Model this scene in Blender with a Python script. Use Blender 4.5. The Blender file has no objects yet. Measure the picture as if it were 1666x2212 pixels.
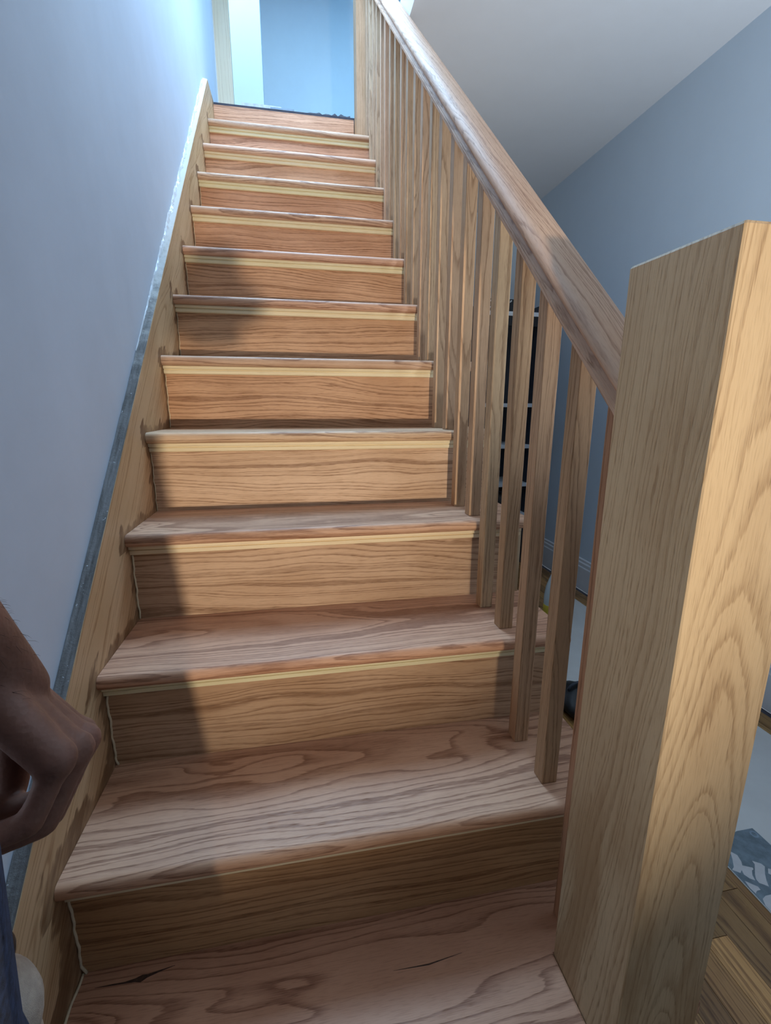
import bpy, bmesh, math, random
from mathutils import Vector, Matrix, Euler
rnd = random.Random(7)
SC = bpy.context.scene
COL = SC.collection

# ------------------------------------------------------------------ camera
CAM = Vector((0.3800, -0.3975, 0.9053))
cam_d = bpy.data.cameras.new('camera'); cam = bpy.data.objects.new('camera', cam_d); COL.objects.link(cam)
cam_d.sensor_fit = 'HORIZONTAL'; cam_d.sensor_width = 36.0; cam_d.lens = 997.85 / 1666 * 36.0
cam_d.clip_start = 0.01; cam_d.clip_end = 60
R_ = Vector((0.98289, -0.18416, 0.00289)); U_ = Vector((0.03864, 0.22151, 0.97439)); F_ = Vector((0.18008, 0.95761, -0.22484))
m = Matrix((R_.normalized(), U_.normalized(), (-F_).normalized())).transposed().to_4x4(); m.translation = CAM
cam.matrix_world = m
SC.camera = cam

# ------------------------------------------------------------------ world, lights, exposure
w = bpy.data.worlds.new('world'); SC.world = w; w.use_nodes = True
w.node_tree.nodes['Background'].inputs[0].default_value = (0.78, 0.86, 1.0, 1)
w.node_tree.nodes['Background'].inputs[1].default_value = 0.62
SC.view_settings.view_transform = 'Standard'; SC.view_settings.look = 'None'
SC.view_settings.gamma = 1.0; SC.view_settings.use_curve_mapping = False
SC.view_settings.exposure = 0.35
LAMP = (0.63, -1.90, 0.52)

def area(name, loc, size, power, color, target, spread=None, sy=None):
    d = bpy.data.lights.new(name, 'AREA'); d.energy = power; d.color = color; d.size = size
    if sy: d.shape = 'RECTANGLE'; d.size_y = sy
    if spread: d.spread = math.radians(spread)
    o = bpy.data.objects.new(name, d); COL.objects.link(o); o.location = loc
    o.rotation_euler = (Vector(target) - Vector(loc)).to_track_quat('-Z', 'Y').to_euler()
    return o
area('upstairs_daylight', (0.45, 3.0, 4.75), 1.1, 62, (0.40, 0.71, 1.0), (0.45, 2.9, 2.5))
area('upstairs_window_light', (-0.58, 3.33, 3.75), 0.45, 26, (0.55, 0.78, 1.0), (0.8, 2.5, 3.2), sy=1.5)
area('stairwell_fill', (0.42, 1.75, 3.35), 0.7, 36, (0.47, 0.71, 1.0), (0.38, 1.5, 1.0))  # added fill hung in the stairwell to brighten left wall and treads
area('room_top_fill', (1.5, -1.6, 2.30), 0.9, 0.6, (0.80, 0.91, 1.0), (1.2, -0.6, 0.0))  # added weak fill from above, no actual ceiling fitting
area('room_bounce_fill', (1.62, -0.15, 0.20), 0.30, 17, (0.82, 0.91, 1.0), (1.66, 0.55, 2.35), spread=105)  # added fill aimed upward; its bounce brightens the ceiling and room
pl = bpy.data.lights.new('work_lamp_light', 'SPOT'); pl.energy = 150; pl.color = (1.0, 0.84, 0.65); pl.shadow_soft_size = 0.028
pl.spot_size = math.radians(58); pl.spot_blend = 0.95
plo = bpy.data.objects.new('work_lamp_light', pl); COL.objects.link(plo); plo.location = LAMP
plo.rotation_euler = Vector((-0.14, 1.0, 0.30)).to_track_quat('-Z', 'Y').to_euler()

# ------------------------------------------------------------------ node helpers and materials
class NT:
    def __init__(s, name, rough=0.5, spec=0.5):
        s.m = bpy.data.materials.new(name); s.m.use_nodes = True; s.t = s.m.node_tree
        s.b = s.t.nodes['Principled BSDF']; s.b.inputs['Roughness'].default_value = rough
        s.b.inputs['Specular IOR Level'].default_value = spec
    def n(s, typ, **kw):
        nd = s.t.nodes.new(typ)
        for k, v in kw.items(): setattr(nd, k, v)
        return nd
    def put(s, sock, v):
        if hasattr(v, 'is_linked') or isinstance(v, bpy.types.NodeSocket): s.t.links.new(v, sock)
        else: sock.default_value = v
    def math(s, op, a, b=0.0, c=None, clamp=False):
        nd = s.n('ShaderNodeMath', operation=op); nd.use_clamp = clamp
        s.put(nd.inputs[0], a); s.put(nd.inputs[1], b)
        if c is not None: s.put(nd.inputs[2], c)
        return nd.outputs[0]
    def comb(s, x, y, z):
        nd = s.n('ShaderNodeCombineXYZ'); s.put(nd.inputs[0], x); s.put(nd.inputs[1], y); s.put(nd.inputs[2], z); return nd.outputs[0]
    def sep(s, v):
        nd = s.n('ShaderNodeSeparateXYZ'); s.t.links.new(v, nd.inputs[0]); return nd.outputs
    def noise(s, v, scale=1.0, detail=2.0, rough=0.5, dim='3D', w=None):
        nd = s.n('ShaderNodeTexNoise', noise_dimensions=dim)
        if v is not None: s.t.links.new(v, nd.inputs['Vector'])
        if w is not None: s.t.links.new(w, nd.inputs['W'])
        nd.inputs['Scale'].default_value = scale; nd.inputs['Detail'].default_value = detail; nd.inputs['Roughness'].default_value = rough
        return nd.outputs['Fac']
    def ramp(s, f, stops):
        nd = s.n('ShaderNodeValToRGB'); e = nd.color_ramp.elements
        while len(e) < len(stops): e.new(0.5)
        for el, (p, c) in zip(e, stops):
            el.position = p; el.color = (*c, 1) if len(c) == 3 else c
        s.t.links.new(f, nd.inputs[0]); return nd.outputs[0]
    def mix(s, f, a, b, blend='MIX'):
        nd = s.n('ShaderNodeMix', data_type='RGBA', blend_type=blend)
        s.put(nd.inputs[0], f)
        for sk, v in ((nd.inputs[6], a), (nd.inputs[7], b)):
            if isinstance(v, tuple): sk.default_value = (*v, 1) if len(v) == 3 else v
            else: s.t.links.new(v, sk)
        return nd.outputs[2]
    def smooth(s, x, a, b):
        nd = s.n('ShaderNodeMapRange', interpolation_type='SMOOTHSTEP')
        s.put(nd.inputs[0], x); nd.inputs[1].default_value = a; nd.inputs[2].default_value = b
        return nd.outputs[0]
    def bump(s, h, strength=0.2, dist=0.001):
        nd = s.n('ShaderNodeBump'); nd.inputs['Strength'].default_value = strength; nd.inputs['Distance'].default_value = dist
        s.t.links.new(h, nd.inputs['Height']); s.t.links.new(nd.outputs[0], s.b.inputs['Normal'])
    def color(s, c):
        if isinstance(c, tuple): s.b.inputs['Base Color'].default_value = (*c, 1)
        else: s.t.links.new(c, s.b.inputs['Base Color'])
    def obj(s):
        return s.n('ShaderNodeTexCoord').outputs['Object']

G, H, OV = 0.21804, 0.209, 0.031
SLOPE = math.atan2(H, G); RS = 0.918; RANG = math.atan(RS)

def oak(name, axis='X', light=(0.62, 0.365, 0.20), mid=(0.52, 0.285, 0.145), dark=(0.30, 0.145, 0.065), rough=0.50, ring=85, ang=0.0,
        contrast=1.0, wob=0.035, stain=False, pore=1.0, tilt=0.10, spec=0.4, heart=False):
    t = NT(name, rough, spec)
    v = t.obj(); x, y, z = t.sep(v)
    if axis == 'Z': u, a, b = z, x, y
    elif axis == 'S':
        c, s = math.cos(ang), math.sin(ang)
        u = t.math('ADD', t.math('MULTIPLY', y, c), t.math('MULTIPLY', z, s))
        a = t.math('SUBTRACT', t.math('MULTIPLY', z, c), t.math('MULTIPLY', y, s)); b = x
    elif axis == 'Y': u, a, b = y, x, z
    else: u, a, b = x, y, z
    oi = t.n('ShaderNodeObjectInfo')
    wn = t.n('ShaderNodeTexWhiteNoise', noise_dimensions='1D'); t.t.links.new(t.math('MULTIPLY', oi.outputs['Random'], 77.7), wn.inputs['W'])
    cs = t.n('ShaderNodeSeparateColor'); t.t.links.new(wn.outputs['Color'], cs.inputs[0]); r1, r2, r3 = cs.outputs[:3]
    us = t.math('MULTIPLY_ADD', r1, 30.0, u)
    p = t.comb(us, a, b)
    lowv = t.comb(t.math('MULTIPLY', us, 1.9), t.math('MULTIPLY', a, 5.0), t.math('MULTIPLY', b, 5.0))
    w1 = t.math('SUBTRACT', t.noise(lowv, 1.0, 3.0, 0.55), 0.5)
    w2 = t.math('SUBTRACT', t.noise(t.comb(t.math('ADD', t.math('MULTIPLY', us, 1.6), 40.0), t.math('MULTIPLY', a, 7.0), t.math('MULTIPLY', b, 7.0)), 1.0, 2.0), 0.5)
    ta = t.math('MULTIPLY_ADD', t.math('SUBTRACT', r2, 0.5), 0.20, a)
    tb = t.math('ADD', t.math('MULTIPLY_ADD', r3, 0.075, 0.02), b)
    ta = t.math('MULTIPLY_ADD', w1, wob * 1.3, ta)
    tb = t.math('MULTIPLY_ADD', w2, wob * 2.6, tb)
    tb = t.math('MULTIPLY_ADD', u, t.math('MULTIPLY', t.math('SUBTRACT', r1, 0.5), tilt), tb)
    r = t.math('SQRT', t.math('ADD', t.math('MULTIPLY', ta, ta), t.math('MULTIPLY', tb, tb)))
    # fine fibre wobble of the ring edge
    fib = t.noise(t.comb(t.math('MULTIPLY', us, 22.0), t.math('MULTIPLY', a, 260.0), t.math('MULTIPLY', b, 260.0)), 1.0, 2.0, 0.6)
    rr = t.math('MULTIPLY_ADD', t.math('SUBTRACT', fib, 0.5), 0.0040, r)
    irr = t.noise(None, 55.0, 1.0, 0.5, '1D', t.math('ADD', r, r2))
    ph = t.math('MULTIPLY_ADD', irr, 2.6, t.math('MULTIPLY', rr, ring))
    fr = t.math('FRACT', ph)
    big = t.noise(lowv, 2.2, 2.0)
    line = t.math('MULTIPLY', t.smooth(fr, 0.55, 0.03), t.smooth(fr, -0.01, 0.10))
    dash = t.noise(t.comb(t.math('MULTIPLY', us, 16.0), t.math('MULTIPLY', a, 420.0), t.math('MULTIPLY', b, 420.0)), 1.0, 2.0, 0.55)
    line = t.math('MULTIPLY', line, t.math('MULTIPLY_ADD', big, 1.15 * contrast, 0.35 * contrast))
    line = t.math('MULTIPLY', line, t.math('MULTIPLY_ADD', dash, 1.5, 0.25), clamp=True)
    streak = t.smooth(dash, 0.50, 0.74)
    pores = t.noise(t.comb(t.math('MULTIPLY', us, 48.0), t.math('MULTIPLY', a, 820.0), t.math('MULTIPLY', b, 820.0)), 1.0, 1.0, 0.5)
    pm = t.math('MULTIPLY', t.smooth(pores, 0.52, 0.70), t.math('MULTIPLY_ADD', line, 0.75, 0.25 * pore), clamp=True)
    base = t.mix(t.smooth(big, 0.3, 0.72), light, mid)
    base = t.mix(t.math('MULTIPLY', streak, 0.30 * pore), base, dark)
    base = t.mix(t.math('MULTIPLY', line, 0.95), base, dark)
    base = t.mix(t.math('MULTIPLY', pm, 0.80), base, tuple(c * 0.72 for c in dark))
    hue = t.mix(r2, (1.0, 0.93, 0.90), (0.97, 1.0, 0.93))
    base = t.mix(1.0, base, hue, 'MULTIPLY')
    base = t.mix(1.0, base, oi.outputs['Color'], 'MULTIPLY')
    if heart:
        hn = t.noise(t.comb(t.math('MULTIPLY', u, 2.6), t.math('MULTIPLY', a, 17.0), t.math('MULTIPLY', b, 17.0)), 1.0, 3.0, 0.55)
        hm = t.math('MULTIPLY', t.smooth(hn, 0.44, 0.60), t.smooth(u, 0.78, 0.50))
        base = t.mix(t.math('MULTIPLY', hm, 0.55), base, (0.30, 0.165, 0.07))
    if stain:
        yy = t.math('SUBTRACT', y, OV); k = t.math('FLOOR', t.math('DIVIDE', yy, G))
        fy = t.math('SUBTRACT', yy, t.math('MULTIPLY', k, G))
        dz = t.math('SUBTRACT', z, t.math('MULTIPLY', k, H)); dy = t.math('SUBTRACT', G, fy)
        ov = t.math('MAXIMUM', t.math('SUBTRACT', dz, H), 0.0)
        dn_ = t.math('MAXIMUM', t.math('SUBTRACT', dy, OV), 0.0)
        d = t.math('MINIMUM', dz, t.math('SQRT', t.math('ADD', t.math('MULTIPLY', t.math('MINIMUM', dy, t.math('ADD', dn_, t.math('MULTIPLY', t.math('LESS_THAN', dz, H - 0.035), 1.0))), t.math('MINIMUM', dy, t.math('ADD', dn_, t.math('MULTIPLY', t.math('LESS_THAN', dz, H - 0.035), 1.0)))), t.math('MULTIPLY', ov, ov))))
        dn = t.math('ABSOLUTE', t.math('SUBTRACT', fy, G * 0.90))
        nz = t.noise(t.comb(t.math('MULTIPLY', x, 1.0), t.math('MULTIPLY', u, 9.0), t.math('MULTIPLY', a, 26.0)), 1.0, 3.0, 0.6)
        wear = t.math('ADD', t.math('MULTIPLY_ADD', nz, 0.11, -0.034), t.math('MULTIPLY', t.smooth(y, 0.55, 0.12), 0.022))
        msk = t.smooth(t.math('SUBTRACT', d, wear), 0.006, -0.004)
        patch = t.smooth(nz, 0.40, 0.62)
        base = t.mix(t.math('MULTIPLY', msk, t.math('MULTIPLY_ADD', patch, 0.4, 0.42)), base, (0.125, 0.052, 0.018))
    t.color(base)
    rg = t.math('MULTIPLY_ADD', pm, 0.18, rough); t.t.links.new(rg, t.b.inputs['Roughness'])
    t.bump(t.math('MULTIPLY_ADD', pm, -1.0, t.math('MULTIPLY', line, -0.35)), 0.35, 0.0006)
    return t.m

def plain(name, c, rough=0.6, var=0.06, scale=9.0, spec=0.4, bump=0.0, metal=0.0, trans=0.0):
    t = NT(name, rough, spec)
    nz = t.noise(t.obj(), scale, 4.0, 0.6)
    t.color(t.ramp(nz, [(0.25, tuple(v * (1 - var * 2) for v in c)), (0.75, tuple(min(1, v * (1 + var)) for v in c))]))
    if bump: t.bump(t.noise(t.obj(), scale * 14, 3.0), bump, 0.002)
    t.b.inputs['Metallic'].default_value = metal; t.b.inputs['Transmission Weight'].default_value = trans
    return t.m

def wallmat(name, c, streak=0.05):
    t = NT(name, 0.62, 0.3)
    v = t.obj(); x, y, z = t.sep(v)
    n1 = t.noise(t.comb(t.math('MULTIPLY', x, 1.6), t.math('MULTIPLY', y, 2.4), t.math('MULTIPLY', z, 0.7)), 1.0, 4.0, 0.6)
    n2 = t.noise(v, 11.0, 4.0, 0.65)
    f = t.math('MULTIPLY_ADD', n2, 0.35, t.math('MULTIPLY', n1, 0.65))
    t.color(t.ramp(f, [(0.3, tuple(a * (1 - streak * 1.6) for a in c)), (0.7, tuple(min(1, a * (1 + streak)) for a in c))]))
    t.bump(t.math('MULTIPLY_ADD', t.noise(v, 320.0, 2.0), 0.15, t.noise(v, 4.0, 3.0)), 0.10, 0.004)
    return t.m

M = dict(
    tread=oak('oak_tread', 'X', (0.66, 0.46, 0.335), (0.56, 0.365, 0.255), (0.30, 0.165, 0.105), ring=95, wob=0.042),
    riser=oak('oak_riser', 'X', (0.66, 0.455, 0.285), (0.55, 0.355, 0.205), (0.31, 0.17, 0.085), ring=90, wob=0.036),
    post=oak('oak_post', 'Z', (0.63, 0.50, 0.35), (0.55, 0.42, 0.285), (0.35, 0.235, 0.14), ring=130, wob=0.026, contrast=0.7, tilt=0.30, heart=True),
    baluster=oak('oak_baluster', 'Z', (0.53, 0.395, 0.275), (0.44, 0.315, 0.21), (0.26, 0.165, 0.10), ring=130, wob=0.02, contrast=0.85),
    rail=oak('oak_rail', 'S', (0.64, 0.46, 0.33), (0.56, 0.38, 0.265), (0.33, 0.19, 0.115), rough=0.58, spec=0.22, ring=130, ang=RANG, contrast=0.8, wob=0.02),
    streak=plain('dark_mineral_streak', (0.075, 0.040, 0.026), 0.7, 0.3, 160),
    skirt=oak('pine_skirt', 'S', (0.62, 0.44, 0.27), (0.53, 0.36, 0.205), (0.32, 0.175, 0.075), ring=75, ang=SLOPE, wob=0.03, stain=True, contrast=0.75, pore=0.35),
    floor=oak('oak_floor', 'Y', (0.46, 0.265, 0.105), (0.37, 0.20, 0.075), (0.19, 0.09, 0.03), ring=70, rough=0.38),
    cove=oak('pale_moulding', 'X', (0.86, 0.78, 0.55), (0.82, 0.72, 0.48), (0.66, 0.52, 0.32), ring=150, contrast=0.3, pore=0.2),
    stud=oak('pine_stud', 'Z', (0.74, 0.68, 0.52), (0.70, 0.63, 0.46), (0.50, 0.38, 0.24), ring=60, contrast=0.45, pore=0.2),
    wall=wallmat('wall_paint', (0.59, 0.67, 0.78)),
    wall_room=wallmat('room_paint', (0.56, 0.67, 0.77), 0.02),
    wall_up=wallmat('upstairs_paint', (0.66, 0.77, 0.84), 0.025),
    ceiling=wallmat('ceiling_paint', (0.60, 0.615, 0.64), 0.02),
    white=plain('white_trim_paint', (0.66, 0.70, 0.74), 0.4, 0.03),
    caulk=plain('pale_filler', (0.74, 0.64, 0.44), 0.8, 0.12, 60),
    sub=plain('dark_underlay', (0.045, 0.045, 0.06), 0.8, 0.2, 20),
    scrap=plain('torn_paper', (0.50, 0.55, 0.62), 0.8, 0.2, 30),
    sheet=plain('floor_paper', (0.60, 0.60, 0.58), 0.55, 0.05, 5, bump=0.05),
    ink=plain('blue_ink', (0.165, 0.215, 0.25), 0.6, 0.25, 30),
    ink_white=plain('pale_print', (0.52, 0.52, 0.53), 0.6, 0.06, 30),
    ink_faint=plain('faint_print', (0.22, 0.29, 0.36), 0.6, 0.1, 30),
    black=plain('black_plastic', (0.012, 0.013, 0.016), 0.45, 0.2),
    dark=plain('dark_board', (0.035, 0.045, 0.065), 0.6, 0.1),
    shelfwhite=plain('white_shelf', (0.62, 0.68, 0.74), 0.5, 0.04),
    yellow=plain('yellow_plastic', (0.62, 0.50, 0.06), 0.45, 0.1),
    clear=plain('clear_plastic', (0.70, 0.82, 0.88), 0.18, 0.03, trans=0.35),
    steel=plain('steel', (0.6, 0.62, 0.65), 0.3, 0.05, metal=1.0),
    denim=plain('navy_denim', (0.030, 0.052, 0.115), 0.9, 0.45, 260, bump=0.5),
    shirt=plain('grey_shirt', (0.12, 0.13, 0.15), 0.9, 0.2, 90),
    shoe=plain('brown_boot', (0.06, 0.04, 0.03), 0.7, 0.2),
    pouch=plain('beige_canvas', (0.42, 0.36, 0.30), 0.9, 0.15, 120, bump=0.3),
    brownblob=plain('dark_brown_rubber', (0.028, 0.018, 0.015), 0.6, 0.2),
    hair=plain('dark_hair', (0.014, 0.010, 0.008), 0.7, 0.2, 60),
)
def skinmat():
    t = NT('skin', 0.55, 0.35)
    v = t.obj()
    n1 = t.noise(v, 24.0, 4.0, 0.6); n2 = t.noise(v, 210.0, 3.0, 0.6)
    c = t.ramp(n1, [(0.3, (0.150, 0.070, 0.050)), (0.5, (0.200, 0.098, 0.070)), (0.72, (0.250, 0.118, 0.088))])
    c = t.mix(t.math('MULTIPLY', t.smooth(n2, 0.45, 0.7), 0.28), c, (0.16, 0.07, 0.05))
    t.color(c); t.b.inputs['Subsurface Weight'].default_value = 0.08
    t.b.inputs['Subsurface Radius'].default_value = (0.006, 0.002, 0.001)
    vo = t.n('ShaderNodeTexVoronoi'); vo.inputs['Scale'].default_value = 330; t.t.links.new(v, vo.inputs['Vector'])
    t.bump(t.math('MULTIPLY_ADD', n1, 1.2, t.math('MULTIPLY', vo.outputs['Distance'], 0.35)), 0.4, 0.0015)
    return t.m
M['skin'] = skinmat()
def ledgemat():
    t = NT('dusty_ledge', 0.85, 0.2); v = t.obj(); x, y, z = t.sep(v)
    n1 = t.noise(t.comb(t.math('MULTIPLY', x, 160.0), t.math('MULTIPLY', y, 14.0), t.math('MULTIPLY', z, 14.0)), 1.0, 3.0, 0.6)
    c = t.ramp(n1, [(0.3, (0.11, 0.105, 0.10)), (0.7, (0.235, 0.235, 0.235))])
    sp = t.noise(v, 95.0, 3.0, 0.7); c = t.mix(t.smooth(sp, 0.66, 0.72), c, (0.62, 0.66, 0.7))
    up = t.math('ADD', y, t.math('MULTIPLY_ADD', t.noise(v, 16.0, 4.0, 0.7), 0.9, -0.45))
    c = t.mix(t.smooth(up, 0.85, 1.35), c, (0.58, 0.58, 0.56))
    t.color(c); t.bump(t.noise(v, 120.0, 4.0, 0.7), 0.6, 0.003); return t.m
M['ledge'] = ledgemat()

# ------------------------------------------------------------------ object helpers
def mesh_obj(name, verts, faces, mat, parent=None, base=None, smooth=False, bevel=0.0, tint=None):
    base = Vector(base) if base is not None else (sum((Vector(v) for v in verts), Vector()) / len(verts))
    me = bpy.data.meshes.new(name)
    me.from_pydata([tuple(Vector(v) - base) for v in verts], [], faces)
    bm = bmesh.new(); bm.from_mesh(me); bmesh.ops.recalc_face_normals(bm, faces=bm.faces)
    if bevel: bmesh.ops.bevel(bm, geom=[e for e in bm.edges if e.calc_face_angle(0) > 0.6], offset=bevel, segments=2, affect='EDGES', profile=0.6)
    bm.to_mesh(me); bm.free()
    if smooth: me.polygons.foreach_set('use_smooth', [True] * len(me.polygons))
    me.materials.append(M[mat] if isinstance(mat, str) else mat)
    o = bpy.data.objects.new(name, me); COL.objects.link(o)
    par(o, parent, base)
    if tint: o.color = (*tint, 1)
    return o
def wpos(o):
    p = Vector(o.location)
    while o.parent: o = o.parent; p = p + o.location
    return p
def par(o, parent, base):
    if parent is not None:
        o.parent = parent; o.location = Vector(base) - wpos(parent)
    else: o.location = base
def box(name, a, b, mat, parent=None, bevel=0.0, tint=None, base=None):
    (x0, y0, z0), (x1, y1, z1) = a, b
    vs = [(x, y, z) for x in (x0, x1) for y in (y0, y1) for z in (z0, z1)]
    fs = [(0, 1, 3, 2), (4, 6, 7, 5), (0, 4, 5, 1), (2, 3, 7, 6), (0, 2, 6, 4), (1, 5, 7, 3)]
    return mesh_obj(name, vs, fs, mat, parent, base or ((x0 + x1) / 2, (y0 + y1) / 2, z0), False, bevel, tint)
def prism(name, poly, e0, e1, axis, mat, parent=None, base=None, bevel=0.0, tint=None, smooth=False):
    """poly in the plane across axis ('X': (y,z), 'Y': (x,z), 'Z': (x,y)), swept from e0 to e1"""
    def P(q, e): return (e, q[0], q[1]) if axis == 'X' else (q[0], e, q[1]) if axis == 'Y' else (q[0], q[1], e)
    n = len(poly); vs = [P(q, e0) for q in poly] + [P(q, e1) for q in poly]
    fs = [tuple(range(n)), tuple(range(n, 2 * n))] + [(i, (i + 1) % n, n + (i + 1) % n, n + i) for i in range(n)]
    return mesh_obj(name, vs, fs, mat, parent, base, smooth, bevel, tint)
def tag(o, label=None, cat=None, group=None, kind=None):
    for k, v in (('label', label), ('category', cat), ('group', group), ('kind', kind)):
        if v: o[k] = v
    return o
def empty(name, loc, label, cat, group=None):
    o = bpy.data.objects.new(name, None); COL.objects.link(o); o.location = loc; o.empty_display_size = 0.1
    return tag(o, label, cat, group)
def lathe(name, prof, c, mat, parent=None, seg=20, axis=None, base=None):
    vs, fs = [], []; q = (Vector(axis).to_track_quat('Z', 'Y') if axis else None)
    for r, z in prof:
        for i in range(seg):
            v = Vector((r * math.cos(2 * math.pi * i / seg), r * math.sin(2 * math.pi * i / seg), z))
            if q: v = q @ v
            vs.append(tuple(v + Vector(c)))
    for j in range(len(prof) - 1):
        for i in range(seg): fs.append((j * seg + i, j * seg + (i + 1) % seg, (j + 1) * seg + (i + 1) % seg, (j + 1) * seg + i))
    fs.append(tuple(range(seg))); fs.append(tuple(range((len(prof) - 1) * seg, len(prof) * seg)))
    return mesh_obj(name, vs, fs, mat, parent, base or c, True)
def struct(o): o['kind'] = 'structure'; return o

FL = -0.262          # lower floor
LAND = 12 * H        # landing
CZ = 2.357           # lower ceiling
WX = -0.022          # left wall face
RX = 2.17            # right wall face
BX, BW = 0.807, 0.0304   # baluster left face, width
BC = BX + BW / 2

# ------------------------------------------------------------------ structure
def slab(name, a, b, mat): return struct(box(name, a, b, mat))
slab('wall_left', (WX - 0.12, 0.02, FL), (WX, 3.05, 4.95), 'wall')
slab('wall_right', (RX, -3.6, FL), (RX + 0.12, 3.52, CZ), 'wall_room')
slab('wall_back', (0.95, 3.40, FL), (RX, 3.52, CZ), 'wall_room')
slab('wall_rear_light_block', (-1.6, -3.72, FL), (RX + 0.12, -3.6, CZ), 'wall_room')  # unseen wall, added to block world light from behind
slab('wall_understairs', (0.90, 2.70, FL), (0.95, 3.40, CZ), 'wall_room')
slab('ceiling', (0.862, -3.6, CZ), (RX + 0.12, 3.52, LAND - 0.02), 'ceiling')
slab('ceiling_hall', (-1.6, -3.6, CZ), (0.862, 1.05, LAND - 0.02), 'ceiling')  # unseen; far edge extended to shade the lowest steps
slab('trim_stairwell', (0.864, 1.06, CZ + 0.002), (0.876, 2.66, LAND + 0.02), 'wall_up')
slab('floor_landing', (WX, 2.67, LAND - 0.10), (2.3, 5.0, LAND), 'sub')
slab('wall_upstairs_far', (-0.6, 5.0, LAND - 0.1), (2.4, 5.1, 4.95), 'wall_up')
slab('wall_upstairs_right', (2.3, -0.35, LAND), (2.4, 5.0, 4.95), 'wall_up')
slab('wall_upstairs_front', (-0.14, -0.47, LAND - 0.02), (2.4, -0.35, 4.95), 'wall_up')
slab('wall_upstairs_left', (-0.7, 3.05, LAND - 0.1), (-0.6, 5.1, 4.95), 'wall_up')
slab('wall_upstairs_return', (WX - 0.03, 3.62, LAND), (0.232, 3.72, 4.95), 'wall_up')
slab('ceiling_upstairs', (-0.7, -0.47, 4.95), (2.4, 5.1, 5.05), 'ceiling')
jamb = struct(box('trim_pine_jamb', (WX - 0.01, 3.055, LAND), (0.072, 3.095, 4.94), 'stud'))
struct(box('trim_jamb_edge', (WX - 0.002, 3.048, LAND), (WX + 0.004, 3.054, 4.94), 'white'))

floor = struct(box('floor', (-1.6, -3.6, FL - 0.10), (RX, 3.40, FL - 0.012), 'sub'))
floor_tints = {}
x = 0.932
i = 0
edges = []
while x < RX - 0.01:
    wdt = 0.0588; edges.append((x, min(x + wdt, RX))); x += wdt + 0.0008
# strips: align so that joints fall near x=1.172, 1.233, 1.292
shift = 1.2335 - min((e[0] for e in edges), key=lambda v: abs(v - 1.2335))
for j, (x0, x1) in enumerate(edges):
    x0 += shift; x1 += shift
    if x1 > RX: continue
    y = -0.9 - rnd.random() * 0.5; first = abs(x0 - 1.2335) < 0.01
    cuts = [y]
    if first: cuts = [-0.75, 0.25, 0.98, 1.75, 2.6, 3.39]
    else:
        while cuts[-1] < 3.0: cuts.append(min(3.39, cuts[-1] + 0.55 + rnd.random() * 0.6))
        if cuts[-1] < 3.39: cuts.append(3.39)
    for c0, c1 in zip(cuts, cuts[1:]):
        k = 0.55 + rnd.random() * 0.5
        if first and c0 < 0: k = 1.35
        if abs(x0 - 1.292) < 0.02 and c0 < 0.3: k = 0.62
        if abs(x0 - 1.351) < 0.02 and c0 < 0.5: k = 0.70
        if abs(x0 - 1.174) < 0.02 and c0 < 0.3: k = 0.95
        if abs(x0 - 1.115) < 0.02 and c0 < 0.3: k = 0.62
        box('plank', (x0, c0 + 0.0005, FL - 0.012), (x1, c1 - 0.0005, FL - rnd.random() * 0.0006), 'floor', floor, 0.0008, (k, k * 0.98, k * 0.94))
# hall boards behind and to the left of the stair foot
xx = -1.2
while xx < 0.92:
    box('plank', (xx, -3.4, FL - 0.012), (xx + 0.117, -0.001 if xx < -0.03 else 0.0, FL), 'floor', floor, 0.0008, (0.85, 0.83, 0.8)); xx += 0.118
# baseboard of the right wall
bb = struct(prism('baseboard_right', [(RX, FL), (RX - 0.017, FL), (RX - 0.017, -0.115), (RX - 0.013, -0.108), (RX - 0.013, -0.088), (RX - 0.008, -0.080), (RX - 0.008, -0.066), (RX, -0.060)], -3.6, 3.38, 'Y', 'white'))
struct(prism('baseboard_back', [(3.40, FL), (3.385, FL), (3.385, -0.10), (3.392, -0.06), (3.40, -0.06)], 0.96, RX - 0.02, 'X', 'white'))

# ------------------------------------------------------------------ staircase
stair = empty('staircase', (0.45, 0.03, FL), 'straight flight of oak stairs with pale moulding under each tread nosing', 'stairs')
TX0, TX1 = 0.0005, 0.952
T = 0.028
def nosing(k):
    z, y0 = k * H, k * G; r = T / 2; pts = []
    for i in range(9):
        a = math.pi / 2 + math.pi * i / 8
        pts.append((y0 + r * 0.86 + r * 0.86 * math.cos(a), z - r + r * math.sin(a)))
    yb = (k + 1) * G + OV + 0.012
    return pts + [(yb, z - T), (yb, z)]
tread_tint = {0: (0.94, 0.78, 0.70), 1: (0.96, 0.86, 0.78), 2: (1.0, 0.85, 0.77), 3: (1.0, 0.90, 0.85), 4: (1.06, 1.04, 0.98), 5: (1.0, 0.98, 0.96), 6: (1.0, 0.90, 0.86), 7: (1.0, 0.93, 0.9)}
riser_tint = {1: (0.84, 0.74, 0.60), 2: (0.93, 0.95, 0.98), 3: (0.97, 0.98, 1.06), 4: (1.10, 1.13, 1.24), 5: (0.98, 0.83, 0.80), 6: (1.04, 0.95, 0.93), 7: (1.06, 0.94, 0.92), 8: (1.04, 0.88, 0.88), 9: (1.04, 0.87, 0.86), 10: (1.10, 0.98, 0.97), 11: (1.06, 0.88, 0.87), 12: (1.08, 0.93, 0.92)}  # upper boards tinted brighter to make up for dim light there
NX0, NX1, NY0, NY1 = 0.773, 0.902, -0.012, 0.136      # lower newel footprint
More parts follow.
